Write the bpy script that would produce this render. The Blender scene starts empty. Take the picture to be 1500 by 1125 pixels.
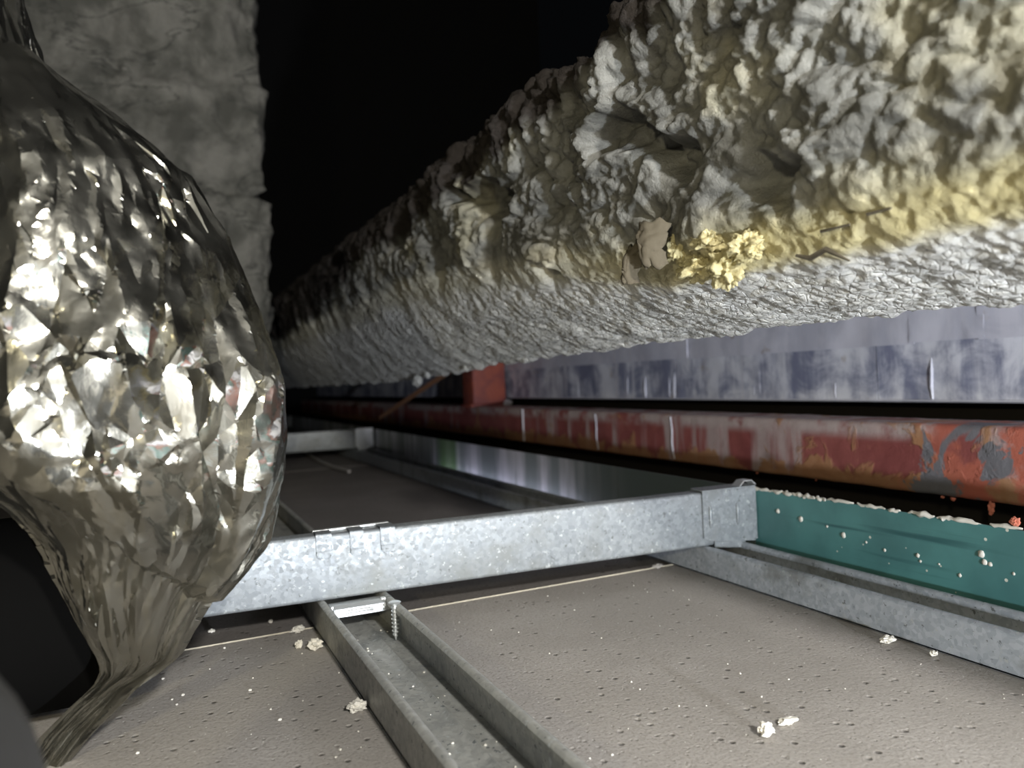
import bpy, bmesh, math, random
import numpy as np
from mathutils import Vector, Matrix, noise, geometry

# ------------------------------------------------------------------ camera
S = bpy.context.scene
COL = S.collection
H = 0.145                                   # lens height above the ceiling boards
F, TH, ROLL, PITCH = 1120.0, math.radians(24.9), math.radians(2.58), math.atan(7.9 / 1120)
fw = Vector((math.sin(TH) * math.cos(PITCH), math.cos(TH) * math.cos(PITCH), -math.sin(PITCH)))
r0 = Vector((math.cos(TH), -math.sin(TH), 0)); u0 = r0.cross(fw)
rt = r0 * math.cos(ROLL) - u0 * math.sin(ROLL)
up = u0 * math.cos(ROLL) + r0 * math.sin(ROLL)
cam = bpy.data.cameras.new('camera'); camo = bpy.data.objects.new('camera', cam); COL.objects.link(camo)
camo.matrix_world = Matrix(((rt.x, up.x, -fw.x, 0), (rt.y, up.y, -fw.y, 0), (rt.z, up.z, -fw.z, H), (0, 0, 0, 1)))
cam.sensor_width = 36.0; cam.lens = F / 1500 * 36; cam.clip_start = 0.01; cam.clip_end = 50
cam.dof.use_dof = True; cam.dof.focus_distance = 0.365; cam.dof.aperture_fstop = 10.5
S.camera = camo

# ------------------------------------------------------------------ world, lamps, exposure
W = bpy.data.worlds.new('world'); S.world = W; W.use_nodes = True
W.node_tree.nodes['Background'].inputs[0].default_value = (0.75, 0.85, 1.0, 1)
W.node_tree.nodes['Background'].inputs[1].default_value = 0.0008

def lamp(name, kind, loc, power, color, size, target=None):
    l = bpy.data.lights.new(name, kind); l.energy = power; l.color = color
    if kind == 'AREA':
        l.shape = 'DISK'; l.size = size
    else:
        l.shadow_soft_size = size
    o = bpy.data.objects.new(name, l); COL.objects.link(o); o.location = loc
    if target is not None:
        o.rotation_euler = (Vector(target) - Vector(loc)).to_track_quat('-Z', 'Y').to_euler()
    return o
# phone torch low beside the lens, head lamp above and behind it, warm lamp to the left, room light leaking up at the wall angle
lamp('phone_torch', 'POINT', (0.130, -0.48, 0.050), 12.5, (0.86, 0.92, 1.0), 0.010)
lamp('head_lamp', 'POINT', (0.10, -0.38, 0.40), 10.5, (1.0, 0.98, 0.93), 0.02)
lamp('warm_lamp', 'POINT', (-0.28, -0.22, 0.26), 2.2, (1.0, 0.90, 0.60), 0.015)
lk = lamp('gap_light', 'AREA', (0.3855, 0.90, -0.02), 0.12, (0.86, 0.86, 1.0), 0.007, (0.3855, 0.90, 0.5))
lk.data.shape = 'RECTANGLE'; lk.data.size = 0.007; lk.data.size_y = 0.42; lk.rotation_euler = (math.pi, 0, 0)
S.view_settings.view_transform = 'Standard'; S.view_settings.look = 'None'
S.view_settings.gamma = 1.0; S.view_settings.use_curve_mapping = False
S.view_settings.exposure = 1.35

# ------------------------------------------------------------------ helpers
R = random.Random(7)
RNG = np.random.default_rng(11)

def tag(o, label=None, cat=None, group=None, kind=None):
    if label: o['label'] = label
    if cat: o['category'] = cat
    if group: o['group'] = group
    if kind: o['kind'] = kind
    return o

def empty(name, loc=(0, 0, 0)):
    o = bpy.data.objects.new(name, None); COL.objects.link(o); o.location = loc
    o.empty_display_size = 0.02
    return o

def link(name, me, mat=None, parent=None, smooth=None):
    if mat: me.materials.append(mat)
    if smooth is not None:
        me.shade_smooth()
        me.set_sharp_from_angle(angle=math.radians(smooth))
    o = bpy.data.objects.new(name, me); COL.objects.link(o)
    if parent:
        o.parent = parent
        o.matrix_parent_inverse = Matrix.Translation(-Vector(parent.location))
    return o

def mesh(name, V, Fc):
    me = bpy.data.meshes.new(name); me.from_pydata([tuple(v) for v in V], [], [tuple(f) for f in Fc]); me.update()
    return me

def frm(bm, name):
    me = bpy.data.meshes.new(name); bmesh.ops.recalc_face_normals(bm, faces=bm.faces); bm.to_mesh(me); bm.free(); return me

def boxbm(x0, x1, y0, y1, z0, z1, bev=0.0, seg=2, bm=None):
    own = bmesh.new()
    bmesh.ops.create_cube(own, size=1)
    for v in own.verts:
        v.co = Vector(((x0 + x1) / 2 + v.co.x * (x1 - x0), (y0 + y1) / 2 + v.co.y * (y1 - y0), (z0 + z1) / 2 + v.co.z * (z1 - z0)))
    if bev:
        bmesh.ops.bevel(own, geom=list(own.edges), offset=bev, segments=seg, affect='EDGES', profile=0.5)
    if bm is None: return own
    me = bpy.data.meshes.new('t'); own.to_mesh(me); own.free(); bm.from_mesh(me); bpy.data.meshes.remove(me)
    return bm

def sweep(prof, path, closed=False, cap=True):
    """extrude a 2-D profile [(a,b)] along straight path of frames [(origin, A, B)]"""
    V, Fc = [], []
    n = len(prof)
    for (o, A, B) in path:
        for a, b in prof: V.append(tuple(Vector(o) + Vector(A) * a + Vector(B) * b))
    m = n if closed else n - 1
    for k in range(len(path) - 1):
        for i in range(m):
            j = (i + 1) % n
            Fc.append((k * n + i, k * n + j, (k + 1) * n + j, (k + 1) * n + i))
    if closed and cap:
        Fc.append(tuple(range(n - 1, -1, -1))); Fc.append(tuple((len(path) - 1) * n + i for i in range(n)))
    return V, Fc

def thick(line, t):
    """offset an open 2-D polyline into a closed band of thickness t"""
    P = [np.array(p, float) for p in line]; out = []
    for i, p in enumerate(P):
        a = P[i] - P[i - 1] if i else P[1] - P[0]
        b = P[i + 1] - P[i] if i < len(P) - 1 else a
        na = np.array((-a[1], a[0])) / np.linalg.norm(a); nb = np.array((-b[1], b[0])) / np.linalg.norm(b)
        n = na + nb; n = n / max(np.linalg.norm(n), 1e-6); n = n / max(0.5, float(n @ na))
        out.append(p + n * t)
    return [tuple(p) for p in P] + [tuple(p) for p in out[::-1]]

def arc(cx, cy, r, a0, a1, n=6):
    return [(cx + r * math.cos(math.radians(a0 + (a1 - a0) * i / n)), cy + r * math.sin(math.radians(a0 + (a1 - a0) * i / n))) for i in range(n + 1)]

def tube(pts, rad, sides=12, closed_ends=True):
    V, Fc = [], []
    pts = [Vector(p) for p in pts]
    rad = rad if hasattr(rad, '__len__') else [rad] * len(pts)
    ref = Vector((0, 0, 1))
    for i, p in enumerate(pts):
        d = (pts[min(i + 1, len(pts) - 1)] - pts[max(i - 1, 0)]).normalized()
        if abs(d.dot(ref)) > .95: ref = Vector((1, 0, 0))
        A = d.cross(ref).normalized(); B = d.cross(A).normalized()
        for k in range(sides):
            t = 2 * math.pi * k / sides
            V.append(p + A * math.cos(t) * rad[i] + B * math.sin(t) * rad[i])
    for i in range(len(pts) - 1):
        for k in range(sides):
            k2 = (k + 1) % sides
            Fc.append((i * sides + k, i * sides + k2, (i + 1) * sides + k2, (i + 1) * sides + k))
    if closed_ends:
        Fc.append(tuple(range(sides))[::-1]); Fc.append(tuple((len(pts) - 1) * sides + k for k in range(sides)))
    return V, Fc

# vectorised gradient noise
PERM = RNG.permutation(512).astype(np.int64)
GR = RNG.normal(size=(512, 3)); GR /= np.linalg.norm(GR, axis=1)[:, None]
def pn(P):
    P = np.asarray(P, float); I = np.floor(P).astype(np.int64); f = P - I
    w = f * f * f * (f * (f * 6 - 15) + 10); out = np.zeros(len(P))
    for dx in (0, 1):
        for dy in (0, 1):
            for dz in (0, 1):
                h = PERM[(PERM[(PERM[(I[:, 0] + dx) & 511] + I[:, 1] + dy) & 511] + I[:, 2] + dz) & 511]
                g = GR[h]; d = f - np.array((dx, dy, dz))
                k = (w[:, 0] if dx else 1 - w[:, 0]) * (w[:, 1] if dy else 1 - w[:, 1]) * (w[:, 2] if dz else 1 - w[:, 2])
                out += k * (g * d).sum(1)
    return out * 1.5
def fbm(P, o=4, g=0.5):
    a, s, t = 1.0, 1.0, 0
    for _ in range(o):
        t = t + a * pn(P * s + 17.3 * s); a *= g; s *= 2.03
    return t
def bil(P, o=3):
    a, s, t = 1.0, 1.0, 0
    for _ in range(o):
        t = t + a * (1 - 2.4 * np.abs(pn(P * s + 31.7 * s))); a *= 0.5; s *= 2.1
    return t
def worley(P):
    P = np.asarray(P, float); I = np.floor(P).astype(np.int64); best = np.full(len(P), 9.0)
    for dx in (-1, 0, 1):
        for dy in (-1, 0, 1):
            for dz in (-1, 0, 1):
                h = PERM[(PERM[(PERM[(I[:, 0] + dx) & 511] + I[:, 1] + dy) & 511] + I[:, 2] + dz) & 511]
                c = I + np.array((dx, dy, dz)) + .5 + GR[h] * .45
                best = np.minimum(best, ((P - c) ** 2).sum(1))
    return np.sqrt(best)
def sm(a, b, x):
    t = np.clip((x - a) / (b - a), 0, 1); return t * t * (3 - 2 * t)

# ------------------------------------------------------------------ materials
class N:
    def __init__(s, name):
        s.m = bpy.data.materials.new(name); s.m.use_nodes = True; s.t = s.m.node_tree; s.n = s.t.nodes
        s.b = s.n['Principled BSDF']; s.tc = s.n.new('ShaderNodeTexCoord').outputs['Object']
    def new(s, k, **kw):
        x = s.n.new(k)
        for a, v in kw.items(): setattr(x, a, v)
        return x
    def set(s, node, key, v):
        if isinstance(v, bpy.types.NodeSocket): s.t.links.new(v, node.inputs[key])
        else: node.inputs[key].default_value = v
    def P(s, key, v):
        if isinstance(v, tuple) and len(v) == 3: v = (*v, 1)
        s.set(s.b, key, v)
    def map(s, scale, loc=(0, 0, 0), vec=None):
        x = s.new('ShaderNodeMapping'); s.set(x, 0, vec or s.tc); s.set(x, 1, loc); s.set(x, 3, scale); return x.outputs[0]
    def noise(s, scale, detail=4, rough=.5, vec=None, dist=0):
        x = s.new('ShaderNodeTexNoise'); s.set(x, 'Vector', vec or s.tc); s.set(x, 'Scale', scale); s.set(x, 'Detail', detail)
        s.set(x, 'Roughness', rough); s.set(x, 'Distortion', dist); return x.outputs[0]
    def vor(s, scale, feat='F1', vec=None, out=0, rnd=1):
        x = s.new('ShaderNodeTexVoronoi', feature=feat); s.set(x, 'Vector', vec or s.tc); s.set(x, 'Scale', scale); s.set(x, 'Randomness', rnd); return x.outputs[out]
    def ramp(s, fac, stops, interp='LINEAR'):
        x = s.new('ShaderNodeValToRGB'); x.color_ramp.interpolation = interp; e = x.color_ramp.elements
        while len(e) < len(stops): e.new(0.5)
        for el, (p, c) in zip(e, stops):
            el.position = p
            if not isinstance(c, tuple): c = (c, c, c)
            el.color = (*c, 1)
        s.set(x, 0, fac); return x.outputs[0]
    def mix(s, fac, a, b, mode='MIX'):
        x = s.new('ShaderNodeMix', data_type='RGBA', blend_type=mode)
        for k, v in ((0, fac), (6, a), (7, b)):
            if isinstance(v, tuple) and len(v) == 3: v = (*v, 1)
            s.set(x, k, v)
        return x.outputs[2]
    def math(s, op, a, b=0.0, c=0.0, clamp=False):
        x = s.new('ShaderNodeMath', operation=op, use_clamp=clamp); s.set(x, 0, a); s.set(x, 1, b); s.set(x, 2, c); return x.outputs[0]
    def attr(s, name):
        return s.new('ShaderNodeAttribute', attribute_name=name).outputs['Fac']
    def sep(s, vec=None):
        x = s.new('ShaderNodeSeparateXYZ'); s.set(x, 0, vec or s.tc); return x.outputs
    def range(s, v, a, b, lo=0., hi=1.):
        x = s.new('ShaderNodeMapRange', interpolation_type='SMOOTHSTEP')
        for k, q in enumerate((v, a, b, lo, hi)): s.set(x, k, q)
        return x.outputs[0]
    def bump(s, h, strength=.5, dist=.001, prev=None):
        x = s.new('ShaderNodeBump'); s.set(x, 'Strength', strength); s.set(x, 'Distance', dist); s.set(x, 'Height', h)
        if prev is not None: s.set(x, 'Normal', prev)
        return x.outputs[0]

def m_plain(name, col, rough=.6, metal=0., bumps=None):
    k = N(name); k.P('Base Color', col); k.P('Roughness', rough); k.P('Metallic', metal)
    if bumps: k.P('Normal', k.bump(k.noise(bumps[0], 3), bumps[1], .001))
    return k.m

def m_galv(name, a=(.225, .243, .256), b=(.31, .33, .342), rough=.46, scale=420):
    k = N(name)
    v = k.vor(scale, vec=k.map((1, 1, 1)), out=1)
    sp = k.new('ShaderNodeSeparateColor'); k.set(sp, 0, v)
    c = k.mix(sp.outputs[0], a, b)
    big = k.noise(30, 5, .6)
    c = k.mix(k.range(big, .5, .72), c, (.22, .23, .225))
    sc = k.noise(260, 4, .7)
    c = k.mix(k.range(sc, .60, .68), c, (.48, .50, .50))
    c = k.mix(k.range(k.noise(330, 3, .6), .62, .70), c, (.16, .17, .17))
    k.P('Base Color', c); k.P('Metallic', .35)
    k.P('Roughness', k.range(sp.outputs[1], 0, 1, rough - .06, rough + .14))
    k.P('Normal', k.bump(k.noise(300, 4), .15, .0006))
    return k.m

M = {}
M['galv'] = m_galv('galvanised_steel')
M['galv_dusty'] = m_galv('dusty_galvanised_steel', (.36, .36, .34), (.46, .46, .43), .55)
M['galv_new'] = m_galv('clean_galvanised_steel', (.36, .39, .43), (.50, .53, .57), .48)
M['zinc'] = m_plain('bright_zinc', (.78, .80, .80), .35, .8, (200, .2))
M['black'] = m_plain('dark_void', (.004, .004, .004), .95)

def m_board(name='dusty_ceiling_board', dim=1.0):
    k = N(name)
    c = k.mix(k.range(k.noise(9, 5, .6), .35, .7), (.305, .283, .256), (.375, .350, .322))
    c = k.mix(k.range(k.noise(700, 2), .45, .75), c, (.25, .23, .208))
    sp = k.vor(150, out=0); c = k.mix(k.range(sp, .045, .065, 1., 0.), c, (.66, .64, .60))
    sp2 = k.vor(118, out=0); n2 = k.noise(40, 2)
    c = k.mix(k.math('MULTIPLY', k.range(sp2, .10, .15, 1., 0.), k.range(n2, .45, .55)), c, (.16, .145, .13))
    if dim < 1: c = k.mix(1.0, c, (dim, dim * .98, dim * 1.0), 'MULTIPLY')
    k.P('Base Color', c); k.P('Roughness', .8); k.P('Specular IOR Level', .3)
    b = k.bump(k.range(sp2, .05, .2), .7, .0010)
    b = k.bump(k.range(k.vor(260), .08, .22), .45, .0006, b)
    k.P('Normal', k.bump(k.noise(420, 5, .7), .6, .0009, b))
    return k.m
M['board'] = m_board(); M['board_dark'] = m_board('darker_ceiling_board', .55)  # second board is the same texture multiplied darker, laid past the joint
M['board_edge'] = m_plain('board_cut_edge', (.62, .56, .44), .8)

def m_spray():
    k = N('sprayed_mineral_wool')
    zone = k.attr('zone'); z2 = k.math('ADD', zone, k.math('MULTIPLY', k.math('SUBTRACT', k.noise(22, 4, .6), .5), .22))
    dis = k.noise(90, 3); vv = k.new('ShaderNodeVectorMath', operation='MULTIPLY_ADD'); k.set(vv, 0, dis); k.set(vv, 1, (.006, .006, .006)); k.set(vv, 2, k.tc)
    cell = k.vor(230, 'DISTANCE_TO_EDGE', vec=vv.outputs[0]); cell2 = k.vor(430, 'DISTANCE_TO_EDGE', vec=vv.outputs[0])
    crust = k.mix(k.range(k.noise(60, 5, .65), .35, .7), (.58, .575, .55), (.76, .755, .72))
    crackm = k.math('MULTIPLY', k.range(cell, .0, .045, 1., 0.), k.range(k.noise(70, 3), .46, .66))
    crust = k.mix(crackm, crust, (.16, .15, .13))
    crust = k.mix(k.math('MULTIPLY', k.range(cell2, 0, .05, .35, 0.), k.range(k.noise(55, 3), .4, .6)), crust, (.22, .21, .18))
    yel = k.mix(k.noise(60, 4), (.62, .53, .25), (.54, .50, .34))
    yel = k.mix(k.attr('fresh'), (.50, .48, .40), yel)
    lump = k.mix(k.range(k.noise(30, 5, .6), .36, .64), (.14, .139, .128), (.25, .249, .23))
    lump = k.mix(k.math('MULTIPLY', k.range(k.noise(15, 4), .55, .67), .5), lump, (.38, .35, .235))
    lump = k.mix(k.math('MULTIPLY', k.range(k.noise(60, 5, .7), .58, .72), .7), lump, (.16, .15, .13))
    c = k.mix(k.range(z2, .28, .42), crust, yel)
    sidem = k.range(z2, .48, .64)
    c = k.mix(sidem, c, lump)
    c = k.mix(k.attr('dark_fringe'), c, k.mix(k.noise(1, 4, .7, vec=k.map((60, 420, 30))), (.012, .010, .009), (.05, .043, .038)))
    k.P('Base Color', c); k.P('Roughness', .95); k.P('Specular IOR Level', .1)
    h = k.math('ADD', k.math('MULTIPLY', k.math('MULTIPLY', k.range(cell, 0, .12), .55), k.range(z2, .12, .34, 1., 0.)), k.math('MULTIPLY', k.noise(260, 6, .75), 1.5))
    k.P('Normal', k.bump(h, .75, .0022))
    return k.m
M['spray'] = m_spray()

def m_spray_far():
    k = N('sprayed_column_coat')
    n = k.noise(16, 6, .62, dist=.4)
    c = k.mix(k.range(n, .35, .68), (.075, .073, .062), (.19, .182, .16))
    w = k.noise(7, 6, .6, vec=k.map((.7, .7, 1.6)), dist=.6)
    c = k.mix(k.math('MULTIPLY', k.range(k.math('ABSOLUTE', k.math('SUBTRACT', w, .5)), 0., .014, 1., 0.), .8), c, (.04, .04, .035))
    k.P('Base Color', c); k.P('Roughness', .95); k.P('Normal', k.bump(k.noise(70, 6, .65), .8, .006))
    return k.m
M['spray_far'] = m_spray_far()

def m_red():
    k = N('rusted_red_primer')
    X = k.sep()
    y = X[1]; z = X[2]
    base = k.mix(k.range(k.noise(14, 4), .35, .7), (.235, .062, .058), (.33, .10, .088))
    # chalky lime runs
    runs = k.noise(1, 4, .6, vec=k.map((1, 26, 2.2)))
    runm = k.range(runs, .53, .62)
    chalk = k.mix(k.noise(120, 4), (.52, .44, .42), (.40, .30, .29))
    c = k.mix(k.math('MULTIPLY', runm, .85), base, chalk)
    topm = k.math('MULTIPLY', k.range(z, .084, .094), k.range(k.noise(38, 4), .35, .55))
    c = k.mix(topm, c, chalk)
    # orange flaking rust, stronger near the lower edge and on the near length
    near = k.range(y, .30, .60, 1., 0.)
    rustn = k.noise(26, 6, .68, dist=.5)
    low = k.range(z, .052, .075, .22, 0.)
    rm = k.range(k.math('ADD', k.math('ADD', rustn, low), k.math('MULTIPLY', near, .06)), .58, .66)
    rust = k.mix(k.noise(90, 5, .7), (.34, .15, .06), (.46, .26, .14))
    c = k.mix(k.math('MULTIPLY', rm, .9), c, rust)
    # fresh orange-red patches and bare grey steel at the near end
    near2 = k.range(y, .33, .42, 1., 0.)
    c = k.mix(k.math('MULTIPLY', near2, k.range(k.noise(22, 5, .6), .44, .54)), c, (.46, .13, .085))
    grey = k.range(k.noise(17, 5, .62, vec=k.map((1, 1, 1), (.0, .37, .11)), dist=.7), .53, .56)
    near3 = k.range(y, .40, .45, 1., 0.)
    c = k.mix(k.math('MULTIPLY', grey, near3), c, (.17, .165, .18))
    k.P('Base Color', c); k.P('Roughness', .65)
    k.P('Normal', k.bump(k.math('ADD', k.noise(120, 6, .7), k.math('MULTIPLY', rm, .6)), .5, .0016))
    return k.m
M['red'] = m_red()

def m_red_plain():
    k = N('red_primer')
    c = k.mix(k.range(k.noise(40, 5), .4, .65), (.36, .085, .05), (.24, .06, .05))
    k.P('Base Color', c); k.P('Roughness', .6); k.P('Normal', k.bump(k.noise(90, 4), .3, .001))
    return k.m
M['red_plain'] = m_red_plain()

def m_wall(name, dark):
    k = N(name)
    st = k.noise(1, 5, .65, vec=k.map((4, 30, 3.5)), dist=.3)
    bl = k.noise(22, 5, .65, dist=.6)
    a, b = ((.26, .275, .38), (.82, .82, .87)) if dark else ((.60, .60, .68), (.74, .73, .80))
    c = k.mix(k.range(k.math('ADD', k.math('MULTIPLY', st, .8), k.math('MULTIPLY', bl, .8)), .66, .94), a, b)
    c = k.mix(k.range(k.noise(1, 4, .6, vec=k.map((3, 75, 2.0))), .62, .70), c, (.66, .65, .70))
    c = k.mix(k.math('MULTIPLY', k.range(k.noise(30, 4), .66, .74), .6), c, (.34, .24, .15))
    k.P('Base Color', c); k.P('Roughness', k.range(bl, .3, .7, .32, .6)); k.P('Metallic', .1)
    k.P('Normal', k.bump(k.noise(40, 4), .25, .002))
    return k.m
M['wall'] = m_wall('stained_zinc_sheet', True)
M['wall_tape'] = m_wall('grey_lap_sheet', False)

def m_green():
    k = N('teal_painted_steel')
    c = k.mix(k.range(k.noise(24, 4), .35, .7), (.062, .168, .168), (.085, .235, .228))
    c = k.mix(k.range(k.noise(1, 3, vec=k.map((3, 5, 160))), .6, .75), c, (.03, .10, .105))
    c = k.mix(k.range(k.vor(75), .06, .075, 1., 0.), c, (.60, .60, .52))
    k.P('Base Color', c); k.P('Roughness', .42); k.P('Normal', k.bump(k.noise(60, 4), .2, .001))
    return k.m
M['green'] = m_green()

def m_greygreen():
    k = N('grey_green_steel_sheen')
    y = k.sep()[1]
    n = k.noise(1, 4, .6, vec=k.map((3, 22, 3)))
    c = k.mix(k.range(n, .42, .62), (.30, .34, .36), (.78, .78, .86))  # pale lilac streaks put reflected light into the colour
    c = k.mix(k.range(y, .58, .78, 1., 0.), c, (.13, .17, .175))
    g = k.math('MULTIPLY', k.range(y, 1.02, 1.06), k.range(y, 1.10, 1.14, 1., 0.))
    c = k.mix(k.math('MULTIPLY', g, .8), c, (.12, .26, .07))
    k.P('Base Color', c); k.P('Roughness', .4); k.P('Metallic', .15)
    k.P('Normal', k.bump(k.noise(50, 4), .2, .001))
    return k.m
M['greygreen'] = m_greygreen()
M['crust'] = m_plain('white_plaster', (.66, .63, .56), .9, 0, (300, .5))
M['flake'] = m_plain('red_paint_flake', (.62, .20, .13), .7, 0, (300, .4))
M['rod'] = m_plain('rusty_steel_rod', (.50, .25, .14), .6, .1, (200, .4))
M['wire'] = m_plain('grey_wire', (.36, .34, .32), .5)

def m_foil():
    k = N('crumpled_aluminium_foil')
    k.P('Base Color', k.mix(k.range(k.noise(30, 4), .35, .7), (.10, .097, .084), (.16, .155, .137)))
    k.P('Metallic', 1.0); k.P('Roughness', k.range(k.noise(40, 3), .35, .65, .40, .54))
    w = k.noise(1, 4, .6, vec=k.map((260, 260, 60)))
    b = k.bump(k.noise(120, 4, .6, dist=1.0), .14, .0010)
    nn = k.bump(w, .18, .0006, b); k.P('Normal', nn)
    g = k.new('ShaderNodeBsdfPrincipled'); k.set(g, 'Base Color', (.52, .505, .44, 1)); k.set(g, 'Metallic', 1.0); k.set(g, 'Roughness', .13); k.set(g, 'Normal', nn)
    mx = k.new('ShaderNodeMixShader'); k.set(mx, 0, k.range(k.noise(22, 3), .35, .65, .42, .75)); k.set(mx, 1, k.b.outputs[0]); k.set(mx, 2, g.outputs[0])
    k.t.links.new(mx.outputs[0], k.n['Material Output'].inputs[0])
    return k.m
M['foil'] = m_foil()
def m_rubber():
    k = N('grey_foam_rubber'); k.P('Base Color', k.mix(k.noise(60, 3), (.004, .004, .004), (.009, .0085, .008))); k.P('Roughness', .9); k.P('Specular IOR Level', .12)
    k.P('Normal', k.bump(k.noise(300, 3), .3, .001)); return k.m
M['rubber'] = m_rubber(); M['lagging'] = m_plain('grey_lagging', (.020, .019, .018), .85, 0, (200, .3)); M['black_foam'] = m_plain('black_foam', (.0025, .0024, .0023), .95)
M['black_foam'].node_tree.nodes['Principled BSDF'].inputs['Specular IOR Level'].default_value = .05
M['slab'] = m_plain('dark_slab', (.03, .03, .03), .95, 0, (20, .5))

# ------------------------------------------------------------------ setting: ceiling boards underfoot
floor = empty('floor', (0, 0, 0))
tag(floor, 'dusty grey-brown ceiling boards seen from above', None, None, 'structure')
def board(x0, x1, y0, y1, zt, t=.0095, mat='board'):
    o = link('board', frm(boxbm(x0, x1, y0, y1, zt - t, zt, .0006, 1), 'board'), M[mat], floor)
    return o
JY = .4715
xs = ((-1.3, -.35), (-.35, .100), (.100, .3822), (.3894, .606))
for a, b in xs:
    a, b = a + .0006, b - .0006
    board(a, b, -1.2, JY - .0006, 0.0)
    board(a, b, JY + .0006, 1.38, -.0008, mat='board_dark')
    board(a, b, 1.3812, 3.0, 0.0, mat='board_dark')
def edge_strip(x0, x1, sd):
    rr = random.Random(sd); V, Fc = [], []; n = 140
    for i in range(n + 1):
        x = x0 + (x1 - x0) * i / n; w = .0003 + rr.random() * .0006
        V += [(x, JY - .0005 - w, .0001), (x, JY - .0004, .0006), (x, JY + .0002, -.0045)]
    for i in range(n):
        for q in (0, 1): Fc.append((i * 3 + q, i * 3 + 3 + q, i * 3 + 4 + q, i * 3 + 1 + q))
    link('cut_edge', mesh('cut_edge', V, Fc), M['board_edge'], floor)['label'] = 'pale torn paper edge along the board joint'
edge_strip(-.30, .0995, 3); edge_strip(.1006, .345, 4)

# ------------------------------------------------------------------ setting: zinc wall, recess below it, back wall, slab
wall = empty('wall_right', (.56, 1.2, .11)); tag(wall, 'stained bluish-grey zinc sheet wall behind the red tube', None, None, 'structure')
def wobble(x, y0, y1, z0, z1, ny, nz, amp, seed, t=.0012):
    V, Fc = [], []
    ys = np.linspace(y0, y1, ny); zs = np.linspace(z0, z1, nz)
    P = np.array([(x, a, b) for a in ys for b in zs]); d = amp * fbm(P * 14 + seed, 3) + amp * .35 * fbm(P * 70 + seed, 2)
    for k, s in ((0, 0), (1, t)):
        Q = P.copy(); Q[:, 0] += d + s; V += Q.tolist()
    n = ny * nz
    for i in range(ny - 1):
        for j in range(nz - 1):
            a = i * nz + j; b = a + nz
            Fc.append((a, a + 1, b + 1, b)); Fc.append((n + a, n + b, n + b + 1, n + a + 1))
    for i in range(ny - 1):
        for j in (0, nz - 1):
            a = i * nz + j; b = a + nz; Fc.append((a, b, n + b, n + a))
    for j in range(nz - 1):
        for i in (0, ny - 1):
            a = i * nz + j; Fc.append((a, a + 1, n + a + 1, n + a))
    return V, Fc
lo = [(-.45, .16), (.161, .462), (.463, .742), (.743, 1.193), (1.194, 1.80), (1.801, 3.0)]
for i, (a, b) in enumerate(lo):
    link('panel', mesh('panel', *wobble(.560, a, b, .112, .170, 60, 10, .0012, i * 3.1)), M['wall'], wall, 40)
hi = [(-.45, .371), (.366, .428), (.424, .72), (.716, 1.193), (1.19, 1.80), (1.80, 3.0)]
for i, (a, b) in enumerate(hi):
    link('lap_sheet', mesh('lap_sheet', *wobble(.5572 - .0008 * (i % 2), a, b, .1585 + .001 * (i % 2), .46, 50, 40, .0016, 20 + i * 2.3, .001)), M['wall_tape'], wall, 40)
# bright bottom hem of the sheet
V, Fc = sweep(thick([(0, 0), (.003, -.0012), (.012, -.0012)], .0012), [((.558, -.45, .112), (1, 0, 0), (0, 0, 1)), ((.558, 3.0, .112), (1, 0, 0), (0, 0, 1))], True)
link('hem', mesh('hem', V, Fc), M['wall_tape'], wall)
# drips of solder and lime standing proud on the sheet
for i in range(16):
    y = R.uniform(.2, 1.15); z = .1135; hgt = R.uniform(.015, .044); w = R.uniform(.0007, .0014)
    V, Fc = tube([(.5604, y, z), (.5601, y + .0006, z + hgt * .3), (.5602, y, z + hgt * .7), (.5606, y, z + hgt)], [w * .8, w * 1.1, w, w * .3], 8)
    link('lime_run', mesh('lime_run', V, Fc), M['wall_tape'], wall, 60)
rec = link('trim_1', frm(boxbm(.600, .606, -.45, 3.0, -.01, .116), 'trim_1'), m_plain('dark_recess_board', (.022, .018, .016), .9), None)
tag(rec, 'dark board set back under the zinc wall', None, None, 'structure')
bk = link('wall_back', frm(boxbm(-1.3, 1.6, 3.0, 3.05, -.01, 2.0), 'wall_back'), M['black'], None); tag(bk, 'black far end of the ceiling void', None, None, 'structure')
wf = link('wall_front', frm(boxbm(-1.3, .61, -1.25, -1.2, -.01, 2.0), 'wall_front'), m_plain('grey_bounce_wall', (.42, .41, .39), .9, 0, (30, .3)), None); tag(wf, 'added unseen grey wall behind the viewer for the foil to reflect', None, None, 'structure')  # unseen wall added to give the foil a mid-grey reflection
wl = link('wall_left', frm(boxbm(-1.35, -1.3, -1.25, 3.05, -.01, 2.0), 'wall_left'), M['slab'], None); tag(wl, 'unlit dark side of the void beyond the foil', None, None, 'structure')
sl = link('ceiling', frm(boxbm(-1.3, .61, -1.25, 3.05, 2.0, 2.1), 'ceiling'), M['slab'], None); tag(sl, 'unlit dark slab high above the void', None, None, 'structure')

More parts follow.
